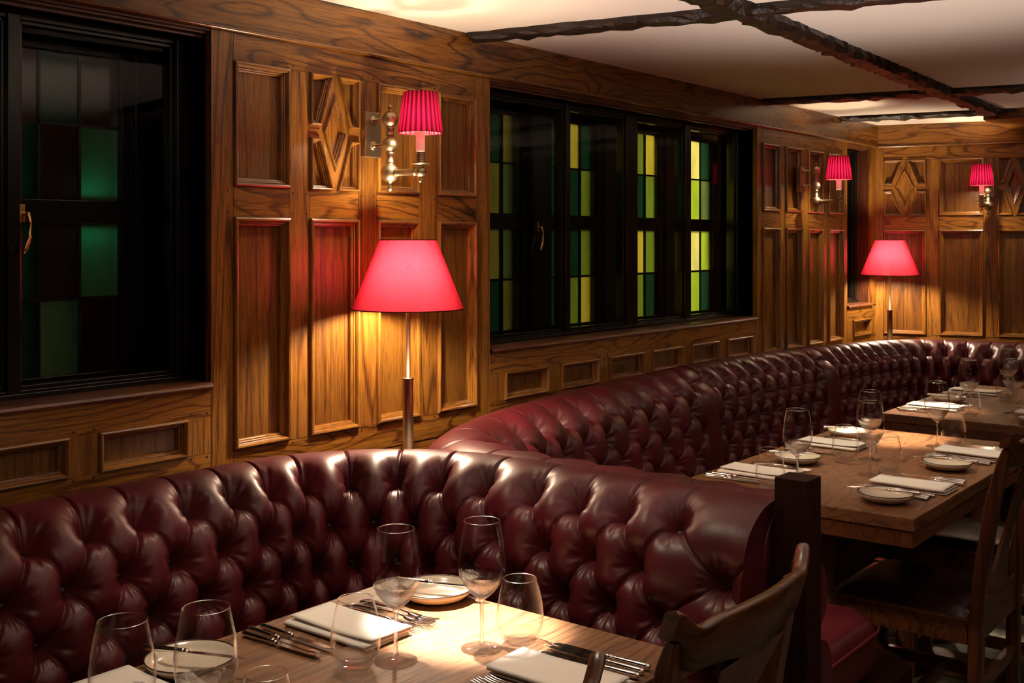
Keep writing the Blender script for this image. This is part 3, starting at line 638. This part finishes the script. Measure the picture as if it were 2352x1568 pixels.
B1 = [(.2, 2.075), (.5, 2.075), (1.05, 2.075), (1.52, 2.074), (1.68, 2.062), (1.80, 2.020), (1.905, 1.945), (1.985, 1.845), (2.030, 1.73), (2.046, 1.60), (2.046, 1.30), (2.042, .935)]
r1 = empty('banquette', (1.2, 1.9, 0)); tag(r1, 'deep-buttoned oxblood leather banquette curving round the nearest table', 'banquette')
R1 = Vector((1.2, 1.9, 0))
ob, sp = tufted_back('tufted_back', B1, -1, [.97-.12*k for k in range(10, 0, -1)]+[q-.65 for q in (1.62, 1.73, 1.85, 1.965, 2.07, 2.185, 2.325, 2.465, 2.605, 2.755, 2.90, 3.02, 3.135, 3.255, 3.515, 3.7)], None)
ob.parent = r1; ob.location = -R1
class Sh: pass
def put(o, r, off): o.parent = r; o.location = o.location-off
bt = empty('tmp'); add_buttons([(r_, p-R1, nn) for r_, p, nn in sp if p.x > .7], r1, 98)
bpy.data.objects.remove(bt)
seat1 = [(.2, 1.93), (.2, 1.40), (1.10, 1.40), (1.28, 1.34), (1.36, 1.22), (1.36, .96), (1.86, .96), (1.86, 1.62), (1.82, 1.75), (1.74, 1.85), (1.62, 1.91), (1.5, 1.93)]
put(slab('seat_cushion', seat1, .34, .465, M['redl'], r1, .03), r1, R1)
put(slab('plinth', [(x, y) for x, y in [(.2, 1.9), (.2, 1.45), (1.12, 1.45), (1.32, 1.36), (1.41, 1.22), (1.41, .97), (1.84, .97), (1.84, 1.7), (1.7, 1.88)]], 0, .338, M['post'], r1, .003, 1), r1, R1)
B2 = [(2.062, .935), (2.062, 1.2), (2.062, 1.50), (2.070, 1.68), (2.115, 1.82), (2.20, 1.925), (2.334, 2.000), (2.50, 2.062), (2.72, 2.112), (3.0, 2.155), (3.34, 2.200), (3.8, 2.243), (4.2, 2.258), (4.62, 2.243), (4.95, 2.195), (5.25, 2.125), (5.5, 2.052), (5.665, 1.985), (5.78, 1.88), (5.845, 1.74), (5.868, 1.56), (5.872, 1.3), (5.872, .6)]
r2 = empty('banquette', (4, 1.9, 0)); tag(r2, 'deep-buttoned oxblood leather banquette running along the wall round the far tables', 'banquette'); R2 = Vector((4, 1.9, 0))
ob, sp = tufted_back('tufted_back', B2, -1, [-.1, .10, .22, .345, .47, .60, .76, .93, 1.11, 1.30, 1.47, 1.63, 1.79, 1.96, 2.13, 2.31, 2.49, 2.67, 2.82, 2.96, 3.09, 3.21, 3.34, 3.46, 3.58, 3.69, 3.80, 3.91, 4.0, 4.085, 4.165, 4.245, 4.325, 4.405, 4.49, 4.59, 4.71, 4.83, 4.95, 5.07, 5.19]+[5.19+.125*k for k in range(1, 14)], None, plain=[(2.68, 2.81), (3.80, 3.91)], step=.0046)
ob.parent = r2; ob.location = -R2
add_buttons([(r_, p-R2, nn) for r_, p, nn in sp if p.x > 2.3 and p.y > 1.15], r2, 98)
seat2 = [(2.24, 1.02), (2.80, 1.02), (2.86, 1.10), (2.86, 1.36), (2.95, 1.48), (3.2, 1.55), (4.9, 1.55), (5.12, 1.48), (5.25, 1.30), (5.25, .6), (5.70, .6), (5.70, 1.6), (5.6, 1.82), (5.4, 1.94), (4.9, 2.05), (4.2, 2.09), (3.4, 2.03), (2.7, 1.93), (2.42, 1.84), (2.28, 1.70), (2.24, 1.5)]
put(slab('seat_cushion', seat2, .34, .49, M['redl'], r2, .04, 5), r2, R2)
k = MB(); k.tube([(2.28, 1.012, .462), (2.76, 1.012, .462), (2.80, 1.020, .462), (2.853, 1.085, .462), (2.867, 1.14, .462), (2.867, 1.36, .462)], .0045, M['redl'], 8); put(k.build('piping'), r2, R2)
put(slab('plinth', [(2.25, .98), (2.93, .98), (3.0, 1.06), (3.0, 1.44), (3.2, 1.60), (4.85, 1.60), (5.15, 1.52), (5.3, 1.33), (5.3, .62), (5.68, .62), (5.68, 1.6), (5.4, 1.9), (4.2, 2.05), (2.7, 1.9), (2.25, 1.5)], 0, .338, M['post'], r2, .003, 1), r2, R2)
b = MB(); b.box(-.033, .033, -.033, .033, 0, 1.0, M['post']); b.box(-.16, -.034, .025, .075, .05, .90, M['post']) if 0 else None
tag(b.build('end_post', loc=(2.0, .886, 0), bevel=.002), 'square dark wood post at the open end of the banquette partition', 'post')
# ------------------------------------------------------------------ tables
def turned_leg(mb, x, y):
    pr = [(.055, .06), (.06, .07), (.06, .10), (.045, .115), (.038, .14), (.05, .17), (.068, .23), (.072, .28), (.06, .34), (.042, .38), (.036, .40), (.05, .415), (.05, .43), (.036, .445), (.04, .50), (.055, .56), (.06, .60), (.05, .64), (.055, .66), (.055, .685)]
    mb.lathe(pr, M['tedge'], 28, Matrix.Translation((x, y, 0)))
def table(x0, x1, y0, y1, label):
    cx, cy = (x0+x1)/2, (y0+y1)/2; r = empty('dining_table', (cx, cy, 0)); tag(r, label, 'table', 'oak dining tables'); a, c = (x1-x0)/2, (y1-y0)/2
    k = MB(); k.box(-a, a, -c, c, .716, .75, M['table']); t = k.build('tabletop', r, bevel=.0025)
    k = MB(); i = .006
    k.box(-a+i, a-i, -c+i, -c+i+.03, .672, .7155, M['tedge']); k.box(-a+i, a-i, c-i-.03, c-i, .672, .7155, M['tedge'])
    k.box(-a+i, -a+i+.03, -c+i+.03, c-i-.03, .672, .7155, M['tedge']); k.box(a-i-.03, a-i, -c+i+.03, c-i-.03, .672, .7155, M['tedge']); k.build('apron', r, bevel=.002)
    for sx in (-1, 1):
        k = MB(); turned_leg(k, sx*(a-.24), 0); k.box(sx*(a-.24)-.05, sx*(a-.24)+.05, -.28, .28, .684, .7155, M['tedge']); k.build('pedestal', r)
        k = MB(); k.box(sx*(a-.24)-.05, sx*(a-.24)+.05, -.27, .27, 0, .062, M['tedge']); k.build('foot', r, bevel=.012, seg=3)
    return r
table(.42, 1.665, .925, 1.617, 'oak dining table nearest the camera, under a bright pool of light')
table(2.815, 4.080, .937, 1.622, 'oak dining table in the middle, beyond the dark post')
table(4.47, 5.62, .945, 1.622, 'farthest oak dining table, in the corner of the room')
# ------------------------------------------------------------------ chairs
def chair_proto():
    """origin on floor under seat centre, faces +y; back at -y"""
    r = empty('dining_chair'); W_ = .205; zs = .44
    for sx in (-1, 1):
        k = MB(); x = sx*(W_-.0175)
        P = [(-.19, 0), (-.195, .42), (-.205, .55), (-.235, .75), (-.262, .872), (-.272, .905)]
        vs = []
        for y, z in P:
            d_ = .018 if z < .8 else (.013 if z < .89 else .0095); vs.append([(x-.0175, y-d_, z), (x+.0175, y-d_, z), (x+.0175, y+d_, z), (x-.0175, y+d_, z)])
        k.grid(vs, M['chz'], False, cv=True); k.add(vs[0], [(0, 1, 2, 3)], M['chz']); k.add(vs[-1], [(0, 1, 2, 3)], M['chz']); k.build('back_post', r, bevel=.004)
        k = MB(); xf = sx*(.215-.019); k.box(xf-.019, xf+.019, .181, .219, 0, zs+.008, M['chz']); k.build('front_leg', r, bevel=.004)
        k = MB(); xr = sx*.196; k.box(xr-.011, xr+.011, -.176, .18, zs-.062, zs+.004, M['chx']); k.build('seat_rail', r, bevel=.002)
        k = MB(); k.box(xr-.010, xr+.010, -.176, .181, .15, .185, M['chx']); k.build('stretcher', r, bevel=.002)
    k = MB(); k.box(-.176, .176, .190, .212, zs-.062, zs+.004, M['chx']); k.build('seat_rail', r, bevel=.002)
    k = MB(); k.box(-.170, .170, -.206, -.184, zs-.055, zs+.045, M['chx']); k.build('seat_rail', r, bevel=.002)
    k = MB(); k.box(-.186, .186, -.01, .012, .152, .182, M['chx']); k.build('stretcher', r, bevel=.002)
    k = MB(); k.box(-.170, .170, -.202, -.182, .24, .275, M['chx']); k.build('stretcher', r, bevel=.002)
    # padded seat
    k = MB(); n = 25; P = []
    for i in range(n):
        row = []
        for j in range(n):
            u, v = -1+2*i/(n-1), -1+2*j/(n-1); e = (1-u**6)*(1-v**6)
            row.append((u*.186, .005+v*.183, zs+.002+.034*max(0, e)**.42))
        P.append(row)
    k.grid(P, M['dleather'], True); k.add([(-.186, -.178, zs-.005), (.186, -.178, zs-.005), (.186, .188, zs-.005), (-.186, .188, zs-.005)], [(0, 1, 2, 3)], M['dleather']); k.build('seat_pad', r)
    # crest rail with upturned ears, bowed in plan
    def crest(t):
        a = abs(t); dip = .006*math.exp(-((a-.76)/.11)**2); e0 = min(1, max(0, (a-.80)/.20)); ear = .024*e0*e0*(3-2*e0)
        top = .930+.003*math.cos(t*PI/2)-dip+ear
        bot = .826+.03*(1-a**2)*0+.022*(1-math.cos(t*PI))*.5*(-1)+.0
        e_ = 1/(1+math.exp(-(a-.88)/.022)); bot = (.856-.020*math.exp(-(t/.32)**2))*(1-e_)+.910*e_
        y = -.262-.030*(1-t*t)+.012*max(0, (a-.8)/.2)
        return top, bot, y
    k = MB(); P = []; m_ = 61; TH = .0115
    for i in range(m_):
        t = -1+2*i/(m_-1); tp, bt_, y = crest(t); x = t*.213; r_ = []
        lean = lambda z: y-(z-.85)*.30
        for (dy, z) in [(TH, bt_+.004), (TH*.5, bt_), (-TH*.5, bt_), (-TH, bt_+.004), (-TH, (tp+bt_)/2), (-TH, tp-.006), (-TH*.55, tp-.001), (0, tp), (TH*.55, tp-.001), (TH, tp-.006), (TH, (tp+bt_)/2)]:
            r_.append((x, lean(z)+dy, z))
        P.append(r_)
    k.grid(P, M['chx'], True, cv=True); k.add(P[0], [tuple(range(11))], M['chx']); k.add(P[-1], [tuple(range(11))], M['chx']); k.build('crest_rail', r)
    k = MB(); P = []
    for i in range(25):
        t = i/24; z = .475+t*(.845-.475); hw = .072+.020*math.cos(t*PI*2)-.018*math.sin(t*PI)+.026*max(0, t-.75)*4*.6
        y = -.196-.010*t-.085*t**1.6
        P.append([(-hw, y+.006, z), (-hw, y-.006, z), (hw, y-.006, z), (hw, y+.006, z)])
    k.grid(P, M['chz'], False, cv=True); k.build('splat', r, bevel=.002)
    for sx in (-1, 1):
        k = MB(); P = []
        for i in range(13):
            t = i/12; z = .475+t*(.845-.475); y = -.198-.010*t-.072*t**1.6; x = sx*(.135+.010*math.sin(t*PI))
            P.append([(x-.010, y+.006, z), (x-.010, y-.006, z), (x+.010, y-.006, z), (x+.010, y+.006, z)])
        k.grid(P, M['chz'], False, cv=True); k.build('slat', r, bevel=.002) if 0 else None
    return r
ch = chair_proto()
CH = [(1.515, 1.035, 0, 'dark wooden dining chair with upturned crest rail beside the square post, facing the nearest table'),
      (.905, 1.030, 0, 'dark wooden chair showing only its crest rail tip at the bottom edge'),
      (3.262, 1.055, 0, 'dark wooden dining chair with a black leather seat pad, nearest chair at the middle table'),
      (3.93, 1.055, 0, 'second dark leather-seated chair at the middle table, pushed in beyond the first')]
for i, (x, y, a, lb) in enumerate(CH):
    o = ch if i == 0 else copy_tree(ch)
    o.location = (x, y, 0); o.rotation_euler = (0, 0, a); tag(o, lb, 'chair', 'dark dining chairs')
# ------------------------------------------------------------------ tableware prototypes
def wine_proto():
    r = empty('wine_glass')
    k = MB(); out = [(.006, .0855), (.012, .090), (.022, .099), (.032, .112), (.0385, .127), (.0412, .143), (.0408, .160), (.0385, .180), (.0350, .200), (.0313, .2188)]
    inn = [(.0313, .2197), (.0306, .2201), (.0299, .2197), (.0300, .2188), (.0338, .200), (.0374, .180), (.0397, .160), (.0401, .143), (.0374, .128), (.0305, .1135), (.020, .1025), (.010, .096), (.0005, .094)]
    k.lathe_multi(out+inn, [(4, M['sg']), (len(out)-5, M['tg']), (4, M['rg']), (5, M['tg']), (99, M['sg'])]); k.build('bowl', r)
    k = MB(); k.lathe([(.0005, .0858), (.0058, .0856), (.0042, .078), (.0034, .065), (.0032, .04), (.0036, .018), (.006, .0085), (.0005, .0085)], M['sg'], 20); k.build('stem', r)
    k = MB(); k.lathe([(.0005, .0085), (.006, .0085), (.012, .0055), (.024, .0030), (.0350, .0022), (.0362, .0012), (.0350, .0002), (.0005, .0004)], M['sg'], 56); k.build('foot', r)
    return r
def tumbler_proto():
    r = empty('tumbler')
    k = MB(); out = [(.0005, .0006), (.020, .0004), (.0240, .002), (.0300, .008), (.0370, .022), (.0408, .038), (.0412, .052), (.0390, .072), (.0350, .092), (.0293, .1128)]
    inn = [(.0293, .1137), (.0286, .1141), (.0279, .1137), (.0280, .1128), (.0337, .092), (.0377, .072), (.0400, .052), (.0396, .038), (.0355, .023), (.0270, .0135), (.016, .0105), (.0005, .0098)]
    k.lathe_multi(out+inn, [(3, M['sg']), (len(out)-4, M['tg']), (4, M['rg']), (5, M['tg']), (99, M['sg'])]); k.build('cup', r)
    return r
def plate_proto():
    r = empty('side_plate')
    k = MB(); k.lathe([(.0005, .0065), (.040, .0068), (.056, .010), (.066, .0165), (.0718, .0240), (.0735, .0240), (.070, .0165), (.060, .0075), (.046, .0035), (.042, 0.0), (.038, 0.0), (.036, .0025), (.0005, .0025)], M['china'], 64); k.build('dish', r)
    k = MB(); ring(k, .0727, .0243, .00115, M['rim'], 64); k.build('glazed_rim', r)
    return r
def napkin_proto():
    """three-fold linen napkin, long axis along y, fold on the -x side"""
    o = None; k = MB(); hw = .052; L_ = .105; path = []
    z = .0022; gap = .0062
    for l in range(3):
        xs = np.linspace(-hw, hw-.004*l, 9) if l % 2 == 0 else np.linspace(hw-.004*l, -hw, 9)
        for x in xs: path.append((x, z))
        if l < 2:
            s = 1 if l % 2 == 0 else -1; xe = xs[-1]
            for a in (.25, .5, .75): path.append((xe+s*.0034*math.sin(a*PI), z+gap*(1-math.cos(a*PI))/2))
        z += gap
    P = []; rg = np.random.default_rng(3)
    ny = 15
    for j in range(ny):
        y = -L_+2*L_*j/(ny-1); row = []
        for i, (x, zz) in enumerate(path):
            lay = min(2, i//12); w_ = .0009*math.sin(y*31+lay*1.3+x*20)+.0012*(abs(y)/L_)**3*(lay) ; row.append((x+.0012*math.sin(y*23+lay), y+.003*(lay-1)*0.6, max(.0018, zz+w_*.7)))
        P.append(row)
    k.grid(P, M['linen'], True); return k.build('napkin', solid=.0026)
def fork_proto():
    k = MB(); P = []
    prof = [(0, .0110, .004), (.004, .0122, .0045), (.03, .0108, .006), (.07, .0050, .0078), (.11, .0032, .0085), (.125, .0042, .0080), (.132, .0095, .0060), (.145, .0125, .0045), (.152, .0125, .0048)]
    for y, w_, z in prof: P.append([(-w_/1, y, z), (w_/1, y, z), (w_, y, z+.0022), (0, y, z+.0030), (-w_, y, z+.0022)])
    k.grid([[ (p[0]*.85, p[1], p[2]) for p in r] for r in P], M['silver'], True, cv=True)
    r = empty('fork'); k.build('handle', r)
    k = MB()
    for t in range(4):
        x = (-.0094+t*.00627)*.85*1.15; k.grid([[(x-w_, y, z), (x+w_, y, z), (x+w_, y, z+.0018), (x-w_, y, z+.0018)] for y, z, w_ in [(.150, .0050, .0019), (.165, .0048, .0016), (.182, .0062, .0014), (.196, .0090, .0006)]], M['silver'], True, cv=True)
    k.build('tines', r); return r
def knife_proto(L_=1.0):
    r = empty('knife'); k = MB()
    k.lathe([(.0005, 0), (.0045, .001), (.0062, .004), (.0066, .010), (.0060, .04), (.0052, .075), (.0048, .084), (.0062, .086), (.0062, .089), (.0042, .091), (.0056, .094), (.0050, .098), (.003, .100)], M['silver'], 16, Matrix.Translation((0, 0, .0067)) @ Matrix.Rotation(-PI/2, 4, 'X')); k.build('handle', r)
    k = MB(); P = []
    for y, a, b in [(.096, -.003, .003), (.104, -.0075, .0060), (.115, -.0088, .0068), (.16, -.0088, .0072), (.195, -.0082, .0068), (.212, -.0066, .004), (.221, -.0048, .000), (.226, -.0040, -.0036)]:
        P.append([(a, y*L_, .0052), (b, y*L_, .0060), (b, y*L_, .0072), (a, y*L_, .0058)])
    k.grid(P, M['silver'], False, cv=True); k.build('blade', r); return r
PR = dict(wine=wine_proto(), tumb=tumbler_proto(), plate=plate_proto(), napkin=napkin_proto(), fork=fork_proto(), knife=knife_proto())
USED = set()
def place(kind, x, y, z, rot, label, cat, group, rx=0, scale=None):
    p = PR[kind]
    if kind not in USED: o = p; USED.add(kind)
    else: o = copy_tree(p)
    o.location = (x, y, z); o.rotation_euler = (rx, 0, rot)
    if scale: o.scale = (scale,)*3
    tag(o, label, cat, group); return o
TB = {'near': 'nearest table', 'mid': 'middle table', 'far': 'farthest table'}
ZT = .7505
def setting(t, side, who, nx, ny, wine, tumb, plate, knives=(), forks=(), kr=0, napr=0.0, knife_on_plate=True):
    """side 'wall' diner faces -y, 'aisle' diner faces +y"""
    where = f'{who} of the {TB[t]}'; rot = PI if side == 'wall' else 0; T_ = TB[t]
    place('napkin', nx, ny, ZT, rot+napr, f'folded cream napkin, {where}', 'napkin', 'folded napkins')
    if wine: place('wine', *wine, ZT, 0, f'empty wine glass, {where}', 'wine glass', 'wine glasses')
    if tumb: place('tumb', *tumb, ZT, .3, f'stemless water glass, {where}', 'water glass', 'stemless water glasses')
    if plate:
        place('plate', *plate, ZT, 0, f'dark-rimmed pale dish, {where}', 'side plate', 'rimmed side plates')
        if knife_on_plate:
            a = -2.75 if side == 'wall' else .15
            dx, dy = math.sin(a), -math.cos(a)
            place('knife', plate[0]+dx*.09, plate[1]+dy*.09, ZT+.0245, a, f'knife across the pale dish, {where}', 'knife', 'butter knives on the side plates', scale=.86)
    for i, (x, y, a) in enumerate(knives):
        nm = ['outermost', 'middle', 'innermost'][i]
        place('knife', x, y, ZT, a, f'{nm} knife of three, {where}', 'knife', 'knives at the place settings')
    for i, (x, y, a) in enumerate(forks):
        nm = ['outermost', 'middle', 'innermost'][i]
        place('fork', x, y, ZT, a, f'{nm} fork of three, {where}', 'fork', 'forks at the place settings')
# nearest table
K3 = lambda x, y, s, j=0: [(x+s*.0, y, .0+j), (x-s*.018, y+.003, .01+j), (x-s*.036, y-.004, -.02+j)]
def kn_w(x, y): return [(x-.022, y, PI+.05), (x, y+.012, PI-.02), (x+.022, y+.004, PI+.0)]
def fk_w(x, y): return [(x+.025, y, PI-.03), (x, y-.006, PI+.02), (x-.024, y+.004, PI-.02)]
def kn_a(x, y): return [(x+.022, y+.002, .03), (x, y, .0), (x-.020, y-.004, .04)]
def fk_a(x, y): return [(x-.025, y, .04), (x, y+.004, .0), (x+.024, y-.004, .03)]
setting('near', 'wall', 'wall side, right-hand end', 1.380, 1.468, (1.331, 1.299), (1.268, 1.329), (1.610, 1.462), kn_w(1.268, 1.592), fk_w(1.478, 1.555))
setting('near', 'wall', 'wall side, left-hand end', .965, 1.490, (.795, 1.256), None, (1.093, 1.530), kn_w(.80, 1.588), [])
setting('near', 'aisle', 'aisle side, right-hand end', 1.432, 1.035, (1.461, 1.221), (1.520, 1.184), None, kn_a(1.532, .940), fk_a(1.335, .930))
setting('near', 'aisle', 'aisle side, left-hand end', .865, 1.035, (.891, 1.215), (.973, 1.193), (.66, 1.06), kn_a(.975, .938), fk_a(.755, .930))
# middle table
setting('mid', 'wall', 'wall side, end by the partition', 3.062, 1.482, (2.978, 1.320), (2.902, 1.368), (3.300, 1.463), kn_w(2.952, 1.590), fk_w(3.170, 1.565))
setting('mid', 'wall', 'wall side, far end', 3.640, 1.490, (3.488, 1.302), (3.412, 1.352), (3.851, 1.513), kn_w(3.500, 1.590), fk_w(3.745, 1.570))
setting('mid', 'aisle', 'aisle side, end by the partition', 3.175, 1.060, (3.258, 1.215), (3.325, 1.185), (2.960, 1.062), kn_a(3.300, .955), fk_a(3.065, .975))
setting('mid', 'aisle', 'aisle side, far end', 3.770, 1.065, (3.850, 1.205), (3.898, 1.165), (3.493, 1.064), kn_a(3.90, .955), fk_a(3.655, .975))
# farthest table
setting('far', 'wall', 'wall side, near end', 4.715, 1.485, (4.644, 1.329), (4.560, 1.300), (4.95, 1.50), kn_w(4.590, 1.590), fk_w(4.83, 1.570))
setting('far', 'wall', 'wall side, far end', 5.300, 1.490, (5.239, 1.332), (5.16, 1.320), None, kn_w(5.18, 1.590), [])
setting('far', 'aisle', 'aisle side, near end', 4.78, 1.07, (4.785, 1.196), (4.84, 1.16), (4.56, 1.05), [], [])
